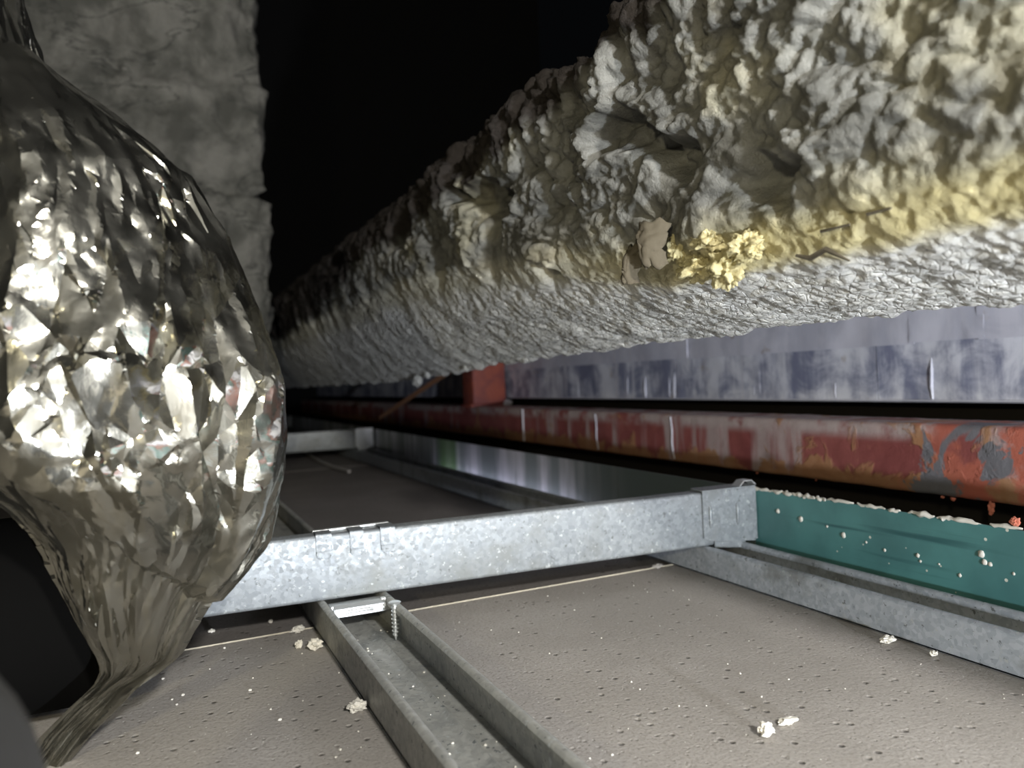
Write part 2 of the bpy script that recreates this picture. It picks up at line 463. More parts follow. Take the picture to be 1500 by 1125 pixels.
# ------------------------------------------------------------------ sprayed steel beam
def resample(poly, n):
    P = np.array(poly, float); d = np.r_[0, np.cumsum(np.linalg.norm(np.diff(P, axis=0), axis=1))]
    t = np.linspace(0, d[-1], n); return np.c_[np.interp(t, d, P[:, 0]), np.interp(t, d, P[:, 1])], t
def beam():
    ys = [-.12]
    while ys[-1] < 3.0: ys.append(ys[-1] + .0031 * (abs(ys[-1]) + .14))
    ys = np.array(ys); ny = len(ys)
    zb = np.interp(ys, [.0, .30, .47, .66, .83, .96, 1.3], [.0205, .0205, .0185, .0140, .0087, .004, .003])
    zc = np.interp(ys, [.20, .30, .38, .50, .70], [.040, .043, .056, .069, .083])
    NPF = 330; rows = []; zr = []
    zk = [0, 0, 0, 0, 0, .03, .16, .40, .60, .85, 1, 1, 1, 1, 1]
    for B, C_ in zip(zb, zc):
        k = C_ - B
        ctl = [(.40, .20), (.345, .09), (.312, B + .016), (.304, B + .003), (.297, B), (.270, B + .22 * k), (.240, B + .60 * k), (.222, C_), (.213, C_ + .018), (.2085, .122), (.207, .150), (.210, .163), (.222, .178), (.26, .188), (.36, .20)]
        P_ = np.array(ctl); dd = np.linalg.norm(np.diff(P_, axis=0), axis=1); dd[:3] *= .12; dd[-1] *= .2; dd = np.r_[0, np.cumsum(dd)]
        t = np.linspace(0, dd[-1], NPF); rows.append(np.c_[np.interp(t, dd, P_[:, 0]), np.interp(t, dd, P_[:, 1])]); zr.append(np.interp(t, dd, zk))
    G = np.array(rows); npf = NPF
    for _ in range(14): G[:, 1:-1] = (G[:, :-2] + 2 * G[:, 1:-1] + G[:, 2:]) / 4
    P = np.zeros((ny, npf, 3)); P[:, :, 0] = G[:, :, 0]; P[:, :, 1] = ys[:, None]; P[:, :, 2] = H + G[:, :, 1]
    NN = np.cross(np.gradient(P, axis=0), np.gradient(P, axis=1)); NN /= np.linalg.norm(NN, axis=2)[:, :, None]
    ctr = np.array((.29, 0, H + .10)); q = P - ctr; q[:, :, 1] = 0
    NN *= np.where((NN * q).sum(2) < 0, -1, 1)[:, :, None]
    Z = np.array(zr).reshape(-1); Zb = np.repeat(zb, npf) + H
    P = P.reshape(-1, 3); NN = NN.reshape(-1, 3)
    side = sm(.30, .80, Z + .25 * pn(P * 18)); under = 1 - side
    warp = P + .007 * np.c_[pn(P * 30), pn(P * 30 + 50), pn(P * 30 + 90)] + .004 * np.c_[pn(P * 90), pn(P * 90 + 50), pn(P * 90 + 90)]
    near = (.55 + .45 * sm(.9, .3, P[:, 1])) * (.55 + .45 * sm(.10, .24, P[:, 1]))
    W1, W2 = worley(warp * np.array((66, 38, 70))), worley(warp * np.array((170, 100, 170)) + 9)
    D = side * near * (.0085 * fbm(warp * 17, 3) + .0105 * (.50 - W1 ** 2) + .0052 * (.42 - W2 ** 2) + .0018 * (.5 - worley(warp * np.array((360, 220, 360)) + 4) ** 2) + .0010 * fbm(P * 240, 3, .6))
    cav = sm(.20, .46, pn(warp * np.array((24, 17, 26)) + 5.5)) * sm(.15, .23, P[:, 1]); D -= side * near * .020 * cav
    D += under * (.0024 * fbm(P * 28, 3) + .0010 * bil(P * 130, 2) + .0005 * fbm(P * 420, 2))
    edge = np.exp(-((P[:, 2] - Zb) / .006) ** 2) * under
    D += edge * .0026 * fbm(P * np.array((20, 55, 20)), 3)
    tp = sm(H + .118, H + .150, P[:, 2])
    D += tp * (.0050 * fbm(P * np.array((10, 110, 12)), 3))
    P = P + NN * D[:, None]
    Yl = sm(.46, .22, P[:, 1])
    dark_fringe = sm(-.006, .010, P[:, 2] - H - np.interp(P[:, 1], [.30, .50, .9], [.150, .136, .128]) + .010 * pn(P * np.array((4, 70, 6))) + .008 * pn(P * 30) + .010 * pn(P * np.array((8, 160, 18))) + .035 * sm(.75, 1.4, P[:, 1]))  # ragged dark brown streaks towards the top edge, wider at the far end
    dark_fringe = np.where(P[:, 2] - H < .05, 0, dark_fringe)
    idx = np.arange(ny * npf).reshape(ny, npf)
    Fq = np.stack([idx[:-1, :-1], idx[1:, :-1], idx[1:, 1:], idx[:-1, 1:]], -1).reshape(-1, 4)
    me = bpy.data.meshes.new('spray_coat')
    me.vertices.add(len(P)); me.vertices.foreach_set('co', P.ravel())
    me.loops.add(Fq.size); me.loops.foreach_set('vertex_index', Fq.ravel().astype(np.int32))
    me.polygons.add(len(Fq)); me.polygons.foreach_set('loop_start', np.arange(0, Fq.size, 4, dtype=np.int32)); me.polygons.foreach_set('loop_total', np.full(len(Fq), 4, np.int32))
    me.update(); me.validate()
    me.attributes.new('zone', 'FLOAT', 'POINT').data.foreach_set('value', Z.astype(np.float32))
    me.attributes.new('fresh', 'FLOAT', 'POINT').data.foreach_set('value', Yl.astype(np.float32))
    me.attributes.new('dark_fringe', 'FLOAT', 'POINT').data.foreach_set('value', dark_fringe.astype(np.float32))
    me.shade_smooth()
    return me
bm_root = empty('steel_beam', (.30, 1.0, H)); tag(bm_root, 'large steel beam coated in rough grey and yellow sprayed mineral wool', 'beam')
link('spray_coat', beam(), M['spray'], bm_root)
# steel core showing at the ends
for nm, bx in (('flange', (.262, .300, -.118, 2.99, H + .090, H + .098)), ('web', (.285, .293, -.118, 2.99, H + .098, H + .160)), ('flange', (.245, .34, -.118, 2.99, H + .160, H + .168))):
    link(nm, frm(boxbm(*bx), nm), M['red_plain'], bm_root)
def clump(c, r, sc, seed, sub=4, amp=.35, freq=1.6, fresh=1.0, zn=.46):
    bm = bmesh.new(); bmesh.ops.create_icosphere(bm, subdivisions=sub, radius=1)
    for v in bm.verts:
        p = v.co.copy(); n_ = noise.fractal(p * freq + Vector((seed, seed * 2, 0)), .8, 2.1, 4); n2 = noise.noise(p * 4.5 + Vector((seed * 3, 0, seed)))
        q = p * (1 + amp * n_ + amp * .4 * n2)
        v.co = Vector(c) + Vector((q.x * sc[0], q.y * sc[1], q.z * sc[2])) * r
    me = frm(bm, 'clump')
    at = me.attributes.new('zone', 'FLOAT', 'POINT'); at.data.foreach_set('value', np.full(len(me.vertices), zn, np.float32))
    me.attributes.new('fresh', 'FLOAT', 'POINT').data.foreach_set('value', np.full(len(me.vertices), fresh, np.float32))
    return me
# loose tuft hanging off the near edge
for i, (c, r, sc) in enumerate((((.217, .268, H + .045), .008, (.7, 1.2, .7)), ((.216, .250, H + .042), .008, (.7, 1., .9)), ((.214, .278, H + .056), .007, (.6, .8, 1.2)), ((.214, .235, H + .048), .007, (.7, 1.1, .8)), ((.213, .256, H + .055), .007, (.6, 1.1, .8)))):
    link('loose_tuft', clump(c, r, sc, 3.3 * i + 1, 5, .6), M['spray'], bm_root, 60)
def flap(c, w, hgt, seed, lean):
    V, Fc = [], []; n, m = 16, 18
    for i in range(n + 1):
        for j in range(m + 1):
            a = i / n - .5; t = j / m
            ww = w * (1 - .35 * t + .35 * noise.noise(Vector((t * 4, seed, 0))))
            q = a * ww * 2 + lean * t * hgt
            V.append((c[0] + q * .45 - .004 * math.sin(t * 2.6) + .018 * a * a + .0012 * noise.noise(Vector((a * 6, t * 7, seed))), c[1] - q * .89, c[2] - t * hgt + .004 * noise.noise(Vector((a * 5, seed, t * 3)))))
    for i in range(n):
        for j in range(m): Fc.append((i * (m + 1) + j, (i + 1) * (m + 1) + j, (i + 1) * (m + 1) + j + 1, i * (m + 1) + j + 1))
    o = link('torn_flap', mesh('torn_flap', V, Fc), M['skin'], bm_root, 60)
    md = o.modifiers.new('s', 'SOLIDIFY'); md.thickness = .0008
M['skin'] = m_plain('brown_paper_skin', (.075, .062, .04), .85, 0, (160, .7))
flap((.1985, .279, H + .066), .0075, .020, 2.0, .12); flap((.1990, .290, H + .057), .0045, .016, 5.0, -.25)
for pl_ in (((.2150, .2103, H + .0405), (.2155, .2042, H + .0385), (.2155, .1970, H + .0405), (.2165, .1880, H + .0350)), ((.2150, .1985, H + .0470), (.2152, .1862, H + .0470)), ((.2150, .1790, H + .0490), (.2152, .1700, H + .0490))):
    link('brown_sliver', mesh('brown_sliver', *tube(pl_, [.0006] + [.0011] * (len(pl_) - 2) + [.0004], 6)), M['skin'], bm_root, 60)
# cracks and hanging bits under the fringe
for i, (y, x, r) in enumerate(((.90, .290, .009), (.87, .293, .006), (.60, .293, .005), (.74, .292, .005))):
    link('hanging_bit', clump((x, y, H + float(np.interp(y, [.47, .66, .83, .96], [.0185, .0140, .0087, .004])) + (-.003 if i == 0 else .002)), r, (.6, 1, .8), 9 + i * 1.7, 3, fresh=0., zn=.1), M['spray'], bm_root, 60)

# ------------------------------------------------------------------ sprayed column far left
def column():
    n, m = 150, 260
    x0, x1, y0, y1 = -.14, .172, 1.30, 1.62; r = .022
    loop = []
    per = [(x1 - r, y0), (x0 + r, y0)] ; loop += [(x1 - (x1 - x0) * i / 70, y0) for i in range(71)]
    loop += [(x0, y0 + (y1 - y0) * i / 30) for i in range(1, 31)] + [(x0 + (x1 - x0) * i / 30, y1) for i in range(1, 31)] + [(x1, y1 - (y1 - y0) * i / 40) for i in range(1, 40)]
    L = np.array(loop); k = len(L); cx, cy = (x0 + x1) / 2, (y0 + y1) / 2
    N2 = L - np.array((cx, cy)); N2 /= np.linalg.norm(N2, axis=1)[:, None]
    zs = np.linspace(-.0008, 2.0, m)
    P = np.zeros((m, k, 3)); P[:, :, :2] = L[None]; P[:, :, 2] = zs[:, None]; NN = np.zeros_like(P); NN[:, :, :2] = N2[None]
    P = P.reshape(-1, 3); NN = NN.reshape(-1, 3)
    corner = np.minimum(np.abs(P[:, 0] - x1), 1) ; D = .016 * fbm(P * 6, 4) + .010 * bil(P * 13, 3) - .012 * np.exp(-(corner / .02) ** 2)
    # shelf-like slumps: each course overhangs the one below
    cz = P[:, 2] + .035 * pn(P * np.array((5, 5, 1.5)))
    ph = (cz / .155) % 1.0; D += .012 * ph
    groove = np.exp(-((P[:, 2] - (.478 - .10 * P[:, 0]) ) / .007) ** 2) * (P[:, 0] > .02); D -= .035 * groove
    D = np.where(P[:, 2] < .01, 0, D)
    P += NN * D[:, None]
    idx = np.arange(m * k).reshape(m, k); nx = np.roll(idx, -1, 1)
    Fq = np.stack([idx[:-1], nx[:-1], nx[1:], idx[1:]], -1).reshape(-1, 4)
    me = mesh('sprayed_column', P, Fq.tolist()); me.shade_smooth(); return me
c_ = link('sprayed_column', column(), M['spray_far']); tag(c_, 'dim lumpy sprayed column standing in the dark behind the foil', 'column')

# ------------------------------------------------------------------ furring channels (M-bars)
def mbar(name, x0, x1, y0, y1, label, mat, h=.020):
    root = empty(name, ((x0 + x1) / 2, (y0 + y1) / 2, 0)); tag(root, label, 'channel', 'furring channels on the boards')
    w = x1 - x0; t = .0007
    def run(nm, line):
        prof = thick(line, t)
        V, Fc = sweep(prof, [((x0, y, 0), (1, 0, 0), (0, 0, 1)) for y in (y0, y1)], True)
        link(nm, mesh(nm, V, Fc), mat, root, 35)
    g = w * .30
    run('channel_base', [(0, .0004), (g - .002, .0004), (g, .0018), (g + .002, .0004), (w - g - .002, .0004), (w - g, .0018), (w - g + .002, .0004), (w, .0004)])
    run('side_wall', [(0, .0004), (0, h - .0018)] + arc(.0018, h - .0018, .0018, 180, 20, 6) + [(.0034, h - .0035)])
    run('side_wall', [(w - .0034, h - .0035)] + arc(w - .0018, h - .0018, .0018, 160, 0, 6) + [(w, .0004)])
    return root
mbar('furring_channel', .0800, .1200, -.5, 1.9, 'dusty galvanised channel lying on the boards beneath the three-fingered clip', M['galv_dusty'])
mbar('furring_channel', .3455, .3780, -.5, 1.9, 'clean galvanised channel lying on the boards alongside the teal angle', M['galv_new'])

# ------------------------------------------------------------------ carrier channels (cold-rolled C)
def carrier(name, xa, xb, ya, slope, zb, zt, label, mat, grp='carrier channels'):
    A = Vector((xa, ya + slope * xa, 0)); B = Vector((xb, ya + slope * xb, 0)); d = (B - A).normalized(); nrm = Vector((-d.y, d.x, 0))
    root = empty(name, ((A + B) / 2 + Vector((0, 0, zb)))); tag(root, label, 'channel', grp)
    hh = zt - zb; r = .0022; dep = .012; t = .0011
    line = [(dep, 0)] + [(r, 0)] + arc(r, r, r, 270, 180, 5)[1:] + arc(r, hh - r, r, 180, 90, 5) + [(dep, hh)]
    # split into web (front face) and two flanges
    def run(nm, ln):
        pr = thick(ln, -t)
        V, Fc = sweep(pr, [(p + Vector((0, 0, zb)), nrm, (0, 0, 1)) for p in (A, B)], True)
        link(nm, mesh(nm, V, Fc), mat, root, 35)
    n = len(line)
    run('bottom_flange', line[:4]); run('web', line[3:-3]); run('top_flange', line[-4:])
    return root
SL = -.070
carrier('carrier_channel', -.60, .352, .4565, SL, .0207, .0588, 'long galvanised carrier channel crossing the near boards behind the foil', M['galv'])
carrier('carrier_channel', -.60, .386, 1.535, -.07, .0207, .0588, 'dim galvanised carrier channel crossing far back beyond the dark boards', M['galv'])
carrier('carrier_channel', -.60, .386, 2.52, -.07, .0207, .0588, 'farthest faint carrier channel deep in the void', M['galv'])

# end bracket sleeve where the near carrier meets the wall angle
def along(x): return .4565 + SL * x
def cpt(x, off, z):   # point on the carrier's front face frame: off towards the camera
    d = Vector((1, SL, 0)).normalized(); nrm = Vector((-d.y, d.x, 0))
    return Vector((x, along(x), z)) - nrm * off
def plate(pts_xz, off, t, bev=.0003):
    bm = bmesh.new()
    a = [bm.verts.new(cpt(x, off + t, z)) for x, z in pts_xz]; b = [bm.verts.new(cpt(x, off, z)) for x, z in pts_xz]
    n = len(a); bm.faces.new(a); bm.faces.new(b[::-1])
    for i in range(n): bm.faces.new((a[i], b[i], b[(i + 1) % n], a[(i + 1) % n]))
    bmesh.ops.recalc_face_normals(bm, faces=bm.faces)
    if bev: bmesh.ops.bevel(bm, geom=list(bm.edges), offset=bev, segments=2, affect='EDGES')
    return bm
br = empty('end_bracket', cpt(.37, 0, .02)); tag(br, 'speckled galvanised sleeve bracket joining the near carrier to the teal angle', 'bracket')
link('sleeve_plate', frm(plate([(.3432, .0270), (.3475, .0245), (.3515, .0238), (.3875, .0205), (.3885, .0590), (.3432, .0592)], .0004, .0011), 'sleeve_plate'), M['galv'], br, 30)
bmx = bmesh.new()
for (x0, x1, z) in ((.3432, .3885, .0592),):
    q = [cpt(x0, .0015, z), cpt(x1, .0015, z), cpt(x1, -.0125, z + .0003), cpt(x0, -.0125, z + .0003)]
    vs = [bmx.verts.new(p) for p in q] + [bmx.verts.new(p + Vector((0, 0, .0011))) for p in q]
    for f_ in ((0, 1, 2, 3), (7, 6, 5, 4), (0, 4, 5, 1), (1, 5, 6, 2), (2, 6, 7, 3), (3, 7, 4, 0)): bmx.faces.new([vs[i] for i in f_])
link('top_fold', frm(bmx, 'top_fold'), M['galv'], br)
for x in (.3490, .3720):
    V, Fc = tube([cpt(x, .0013, .0335), cpt(x, .0018, .036), cpt(x, .0018, .047), cpt(x, .0013, .0495)], [.0006, .0013, .0013, .0006], 10)
    link('embossed_rib', mesh('embossed_rib', V, Fc), M['galv'], br, 60)
link('lower_tab', frm(plate([(.3520, .0236), (.3785, .0214), (.3785, .0165), (.3520, .0190)], .0004, .0010), 'lower_tab'), M['galv'], br, 30)
V, Fc = sweep(thick([(0, 0), (.004, .0035), (.010, .0036), (.0135, .0005)], .0008), [(cpt(.3755, .0, .0600) + Vector((0, k, 0)), (1, SL, 0), (0, 0, 1)) for k in (-.001, .007)], True)
link('bent_tab', mesh('bent_tab', V, Fc), M['zinc'], br)
# return ear fixed on the angle
link('ear', frm(boxbm(.3868, .3892, along(.39) - .001, along(.39) + .013, .0215, .0585, .0003), 'ear'), M['galv'], br)

# far bracket at the second carrier
b2 = empty('end_bracket', (.37, 1.508, .02)); tag(b2, 'small pale bracket at the end of the far dim carrier', 'bracket')
link('sleeve_plate', frm(boxbm(.352, .388, 1.5045, 1.5070, .022, .0600, .0004), 'sleeve_plate'), M['zinc'], b2)
link('lower_tab', frm(boxbm(.356, .380, 1.5046, 1.5060, .016, .0225, .0003), 'lower_tab'), M['zinc'], b2)

# ------------------------------------------------------------------ clip over the carrier
cl = empty('carrier_clip', cpt(.10, 0, .02)); tag(cl, 'galvanised clip with three fingers folded over the near carrier', 'clip')
for i, (x0, x1, zb_) in enumerate(((.0795, .0885, .0458), (.0990, .1070, .0452), (.1170, .1258, .0452))):
    w = x1 - x0
    # profile across the carrier: back flange, over the top, down the front
    line = [(-.0120, .0600)] + [(.0002, .0601)] + arc(-.0008, .0583, .0018, 85, 0, 5) + [(.0012, .052), (.0011, zb_ + .0015)]
    pr = thick([(-a, z) for a, z in line], .0009)
    V, Fc = [], []
    d = Vector((1, SL, 0)).normalized()
    pth = [(cpt(x, 0, 0), (-0 + -SL / math.hypot(1, SL), 1 / math.hypot(1, SL), 0), (0, 0, 1)) for x in (x0, x1)]
    V, Fc = sweep(pr, pth, True)
    o = link('finger', mesh('finger', V, Fc), M['galv'], cl, 35)
    link('finger_tip', frm(plate([(x0, zb_ + .004), (x0, zb_ + .0016), (x0 + .0016, zb_), (x1 - .0016, zb_), (x1, zb_ + .0016), (x1, zb_ + .004)], .0009, .0012, .0002), 'finger_tip'), M['galv'], cl, 35)
link('top_bridge', frm(boxbm(.0795, .1258, .4605, .4640, .0590, .0603, .0003), 'top_bridge'), M['zinc'], cl)
link('foot_plate', frm(boxbm(.0845, .1165, .4415, .4500, .0165, .0190, .0006), 'foot_plate'), M['zinc'], cl)
V, Fc = sweep(thick([(0, 0), (.0022, -.0015), (.0024, -.0055)], .0009), [((.086, .4415, .0188), (0, -1, 0), (0, 0, 1)), ((.1155, .4405, .0188), (0, -1, 0), (0, 0, 1))], True)
link('foot_lip', mesh('foot_lip', V, Fc), M['zinc'], cl, 30)
link('foot_bead', mesh('foot_bead', *tube([(.092, .4388, .0150), (.094, .4384, .0158), (.106, .4380, .0158), (.108, .4384, .0150)], .0012, 8)), M['zinc'], cl, 60)
link('hook', frm(boxbm(.1135, .1195, .4395, .4440, .0125, .0200, .0008), 'hook'), M['zinc'], cl, 30)

# ------------------------------------------------------------------ screw standing in the channel
sc = empty('drywall_screw', (.1155, .418, .0012)); tag(sc, 'zinc screw with coarse thread standing point-down inside the dusty channel', 'screw')
link('shank', mesh('shank', *tube([(.1160, .420, .0210), (.1157, .4192, .010), (.1154, .4184, .0042), (.1153, .4181, .0014)], [.0011, .0011, .0010, .0002], 10)), M['zinc'], sc, 60)
hp = []
for i in range(97):
    t = i / 96; a = t * 8.5 * 2 * math.pi; rr_ = .0017 if t < .85 else .0017 * (1 - (t - .85) / .16)
    hp.append((.1160 - .0006 * t + rr_ * math.cos(a), .420 - .0018 * t + rr_ * math.sin(a), .0205 - .0180 * t))
link('thread', mesh('thread', *tube(hp, .00045, 5)), M['zinc'], sc, 60)
link('screw_head', mesh('screw_head', *tube([(.1160, .420, .0205), (.1160, .420, .0212), (.1160, .420, .0222), (.1160, .420, .0226)], [.0012, .0028, .0036, .0030], 12)), M['zinc'], sc, 40)

# ------------------------------------------------------------------ wall angles (teal and grey-green)
def angle(y0, y1, label, mat, zt=.0572):
    root = empty('wall_angle', (.392, (y0 + y1) / 2, 0)); tag(root, label, 'steel angle', 'wall angles in line')
    def run(nm, ln):
        V, Fc = sweep(ln, [((0, y, 0), (1, 0, 0), (0, 0, 1)) for y in np.linspace(y0, y1, 12)], True)
        link(nm, mesh(nm, V, Fc), mat, root)
    run('upright_leg', [(.390, .0016), (.3912, .0016), (.3912, zt), (.390, zt)])
    run('foot_leg', [(.3912, .0002), (.425, .0002), (.425, .0016), (.390, .0016), (.390, .0002)])
    return root
ga = angle(-.45, .4315, 'teal painted steel angle in the right foreground with crusted white top edge', M['green'])
angle(.4325, .6125, 'dark grey-green steel angle just beyond the end bracket', M['greygreen'])
angle(.6135, 1.31, 'steel angle with reflected light painted as pale streaks, running back past the dark boards', M['greygreen'])
angle(1.311, 2.9, 'dim steel angle at the far end beyond the pale streaked one', M['greygreen'])
# plaster crust on the teal angle's top edge, drips on its face
V, Fc = [], []
ycur = -.05
crust_n = 0
while ycur < .425:
    ln = R.uniform(.006, .022)
    pts = []; rad = []
    k = 7
    for i in range(k):
        pts.append((.3906 + R.uniform(-.0008, .0006), ycur + ln * i / (k - 1), .0574 + R.uniform(-.0008, .0009)))
        rad.append(.0016 * math.sin(math.pi * (i + .6) / (k + .2)) * R.uniform(.5, 1.1) + .0002)
    link('plaster_crust', mesh('plaster_crust', *tube(pts, rad, 7)), M['crust'], ga, 60)
    ycur += ln * R.uniform(.8, 1.35)
for (y, z, r) in ((.408, .0440, .0016), (.387, .0415, .0018), (.352, .0365, .0017), (.322, .0325, .0009), (.335, .035, .0007), (.300, .0335, .0012), (.2985, .0305, .0008), (.287, .0312, .0006), (.2625, .0415, .0019), (.261, .0375, .0016), (.258, .037, .0012), (.232, .037, .0010), (.246, .0345, .0008), (.275, .0275, .001), (.215, .0365, .001), (.365, .040, .0008)):
    link('plaster_drop', clump((.3899, y, z), r, (.6, 1, 1.1), y * 50, 2, .25), M['crust'], ga, 60)

# ------------------------------------------------------------------ red primed steel tube, post, rod
def rtube(x0, x1, y0, y1, z0, z1, r=.004, n=260):
    pr = arc(x0 + r, z0 + r, r, 270, 180, 4) + arc(x0 + r, z1 - r, r, 180, 90, 4) + arc(x1 - r, z1 - r, r, 90, 0, 4) + arc(x1 - r, z0 + r, r, 0, -90, 4)
    # refine the front face
    out = []
    for i, p in enumerate(pr):
        out.append(p); q = pr[(i + 1) % len(pr)]
        L = math.dist(p, q)
        if L > .01:
            for j in range(1, 12): out.append((p[0] + (q[0] - p[0]) * j / 12, p[1] + (q[1] - p[1]) * j / 12))
    return out
prf = rtube(.490, .540, 0, 0, .0500, .1000)
V, Fc = sweep(prf, [((0, y, 0), (1, 0, 0), (0, 0, 1)) for y in np.r_[np.linspace(-.45, 1.3, 420), np.linspace(1.31, 2.95, 60)]], True)
Va = np.array([tuple(v) for v in V]); d = .0005 * fbm(Va * 60, 3) + .0006 * np.maximum(0, fbm(Va * np.array((90, 90, 90)) + 8, 3)) * sm(.5, .3, Va[:, 1])
cen = np.array((.515, 0, .075)); dirv = (Va - cen); dirv[:, 1] = 0; dirv /= np.linalg.norm(dirv, axis=1)[:, None]
Va += dirv * d[:, None]
tb_ = empty('steel_tube', (.515, 1.2, .05)); tag(tb_, 'long square steel tube in flaking rusty red primer', 'steel tube')
link('tube_body', mesh('tube_body', Va, Fc), M['red'], tb_, 40)
for i in range(5):   # loose scale hanging under the near length
    y = R.uniform(.24, .55); s = R.uniform(.0007, .0015)
    link('rust_scale', clump((.4905 + R.uniform(0, .004), y, .0495 - s * .4), s, (1, 1.2, .9), i * 2.2, 2, .5), M['flake'], tb_, 60)
link('rust_scale', clump((.4915, .323, .0465), .0024, (.7, .8, 1.6), 5.1, 3, .6), M['flake'], tb_, 60)
link('weld_bead', mesh('weld_bead', *tube([(.489, 1.02, .0995), (.4888, 1.02, .090), (.4888, 1.02, .070), (.489, 1.02, .052)], .0012, 6)), M['wall_tape'], tb_, 60)
for y in (.815, .662):
    link('weld_bead', mesh('weld_bead', *tube([(.4897, y, .097), (.4896, y - .002, .085), (.4896, y - .001, .068), (.4897, y - .004, .053)], .0009, 6)), M['wall_tape'], tb_, 60)
pt = empty('steel_post', (.52, 1.24, .1)); tag(pt, 'short red square steel post standing on the red tube', 'post')
V, Fc = sweep(arc(.494, 1.219, .004, 270, 180, 4) + arc(.494, 1.261, .004, 180, 90, 4) + arc(.548, 1.261, .004, 90, 0, 4) + arc(.548, 1.219, .004, 0, -90, 4), [((0, 0, z), (1, 0, 0), (0, 1, 0)) for z in np.linspace(.100, .46, 20)], True)
link('post_body', mesh('post_body', V, Fc), M['red_plain'], pt, 40)
link('weld_bead', mesh('weld_bead', *tube([(.488, 1.262, .1008), (.488, 1.216, .1015), (.505, 1.2125, .102), (.530, 1.2125, .1015), (.553, 1.213, .101)], .003, 7)), M['red_plain'], pt, 60)
link('weld_spatter', clump((.551, 1.207, .1035), .006, (1.3, .6, .8), 3, 3, .5), M['wall_tape'], pt, 60)
rod = link('rusty_strap', frm(boxbm(-.24, .24, -.004, .004, -.0012, .0012, .0004), 'rusty_strap'), M['rod'])
pA, pB = Vector((.41, 1.53, .0775)), Vector((.41, 1.07, .169))
rod.location = (pA + pB) / 2
dv = (pB - pA).normalized(); nz = Vector((1, 0, .15)); nz = (nz - dv * nz.dot(dv)).normalized(); by = nz.cross(dv)
rod.rotation_euler = Matrix((dv, by, nz)).transposed().to_euler()
tag(rod, 'thin rusty steel strap slanting up behind the sprayed beam', 'strap')

# ------------------------------------------------------------------ loose bits on the boards
wr = link('wire_offcut', mesh('wire_offcut', *tube([(.298, 1.80, .003), (.283, 1.62, .0030), (.276, 1.48, .0030), (.276, 1.37, .0030), (.284, 1.27, .0030)], .0030, 8)), M['wire'], None, 60)
tag(wr, 'curved offcut of pale wire lying on the dark far boards', 'wire')
def bit(name, x, y, r, sc, seed, mat, label, cat, z=0.0, grp=None):
    o = link(name, clump((0, 0, 0), r * .68, sc, seed, 3, .55, 2.2), mat)
    zmin = min(v.co.z for v in o.data.vertices)
    o.location = (x, y, z - zmin - .0001)
    tag(o, label, cat, grp)
bit('plaster_chunk', .336, .278, .0050, (1.3, .8, .5), 1, M['crust'], 'white torn plaster flake by the foot of the clean channel', 'debris')
bit('plaster_chunk', .211, .232, .0046, (.9, .9, .8), 2, M['crust'], 'pale angular chunk lying alone on the near boards', 'debris')
bit('plaster_chunk', .226, .236, .0042, (1.5, .7, .4), 3.2, M['crust'], 'smeared crumb of plaster just behind the pale angular chunk', 'debris')
bit('plaster_chunk', .0655, .439, .0033, (.9, .9, .9), 4.1, M['crust'], 'small grey crumb left of the plaster piece by the dusty channel', 'debris')
bit('plaster_chunk', .0735, .432, .0055, (1, .9, .7), 5.7, M['crust'], 'largest plaster piece against the left side of the dusty channel', 'debris')
bit('plaster_chunk', .0700, .468, .0050, (1.1, .8, .5), 6.3, M['crust'], 'grey plaster crumb on the board joint beside the dusty channel', 'debris')
bit('plaster_chunk', .3385, .254, .0030, (1, .8, .6), 7.9, M['crust'], 'tiny white crumb tucked against the clean channel nearest the lens', 'debris')
bit('plaster_chunk', .0745, .340, .0055, (1.1, .9, .6), 8.8, M['crust'], 'dusty crumb left of the dusty channel near the picture bottom', 'debris')
bit('plaster_chunk', .330, .470, .0040, (1.6, .7, .5), 15.8, M['board'], 'dark crumb lying at the board joint near the clean channel', 'debris', 0)
bit('plaster_chunk', .0235, .499, .0022, (1.2, 1, .7), 9.4, M['crust'], 'pebble in the carrier shadow nearest the foil', 'debris', -.0008)
bit('plaster_chunk', .058, .4985, .0019, (1, 1, .8), 10.4, M['crust'], 'pebble in the carrier shadow nearest the dusty channel', 'debris', -.0008)
bit('paint_flake', .420, .537, .0075, (.7, 1.9, .22), 12.2, M['flake'], 'orange-red paint flake lying behind the grey-green angle', 'paint flake', .0016)
bit('paint_flake', .3912, .245, .0036, (.6, 1, .9), 13.1, M['flake'], 'small red paint flake on the crusted top of the teal angle', 'paint flake', .0585)
gr = []
for i in range(45):
    x, y = R.uniform(.125, .342), R.uniform(.20, .462)
    gr.append((x, y, 0, R.uniform(.0002, .0006)))
for i in range(40): gr.append((R.uniform(.084, .117), R.uniform(.24, .44), .0012, R.uniform(.0003, .0008)))
for i in range(30): gr.append((R.uniform(-.02, .078), R.uniform(.28, .47), 0, R.uniform(.0003, .0009)))
bmx = bmesh.new()
for (x, y, z, r) in gr:
    res = bmesh.ops.create_icosphere(bmx, subdivisions=1, radius=r)
    for v in res['verts']:
        v.co = Vector((v.co.x * R.uniform(.7, 1.3) + x, v.co.y * R.uniform(.7, 1.3) + y, v.co.z * .7 + z + r * .5))
g_ = link('grit', frm(bmx, 'grit'), M['crust']); tag(g_, 'fine pale grit scattered over the near boards', 'grit', None, 'stuff')

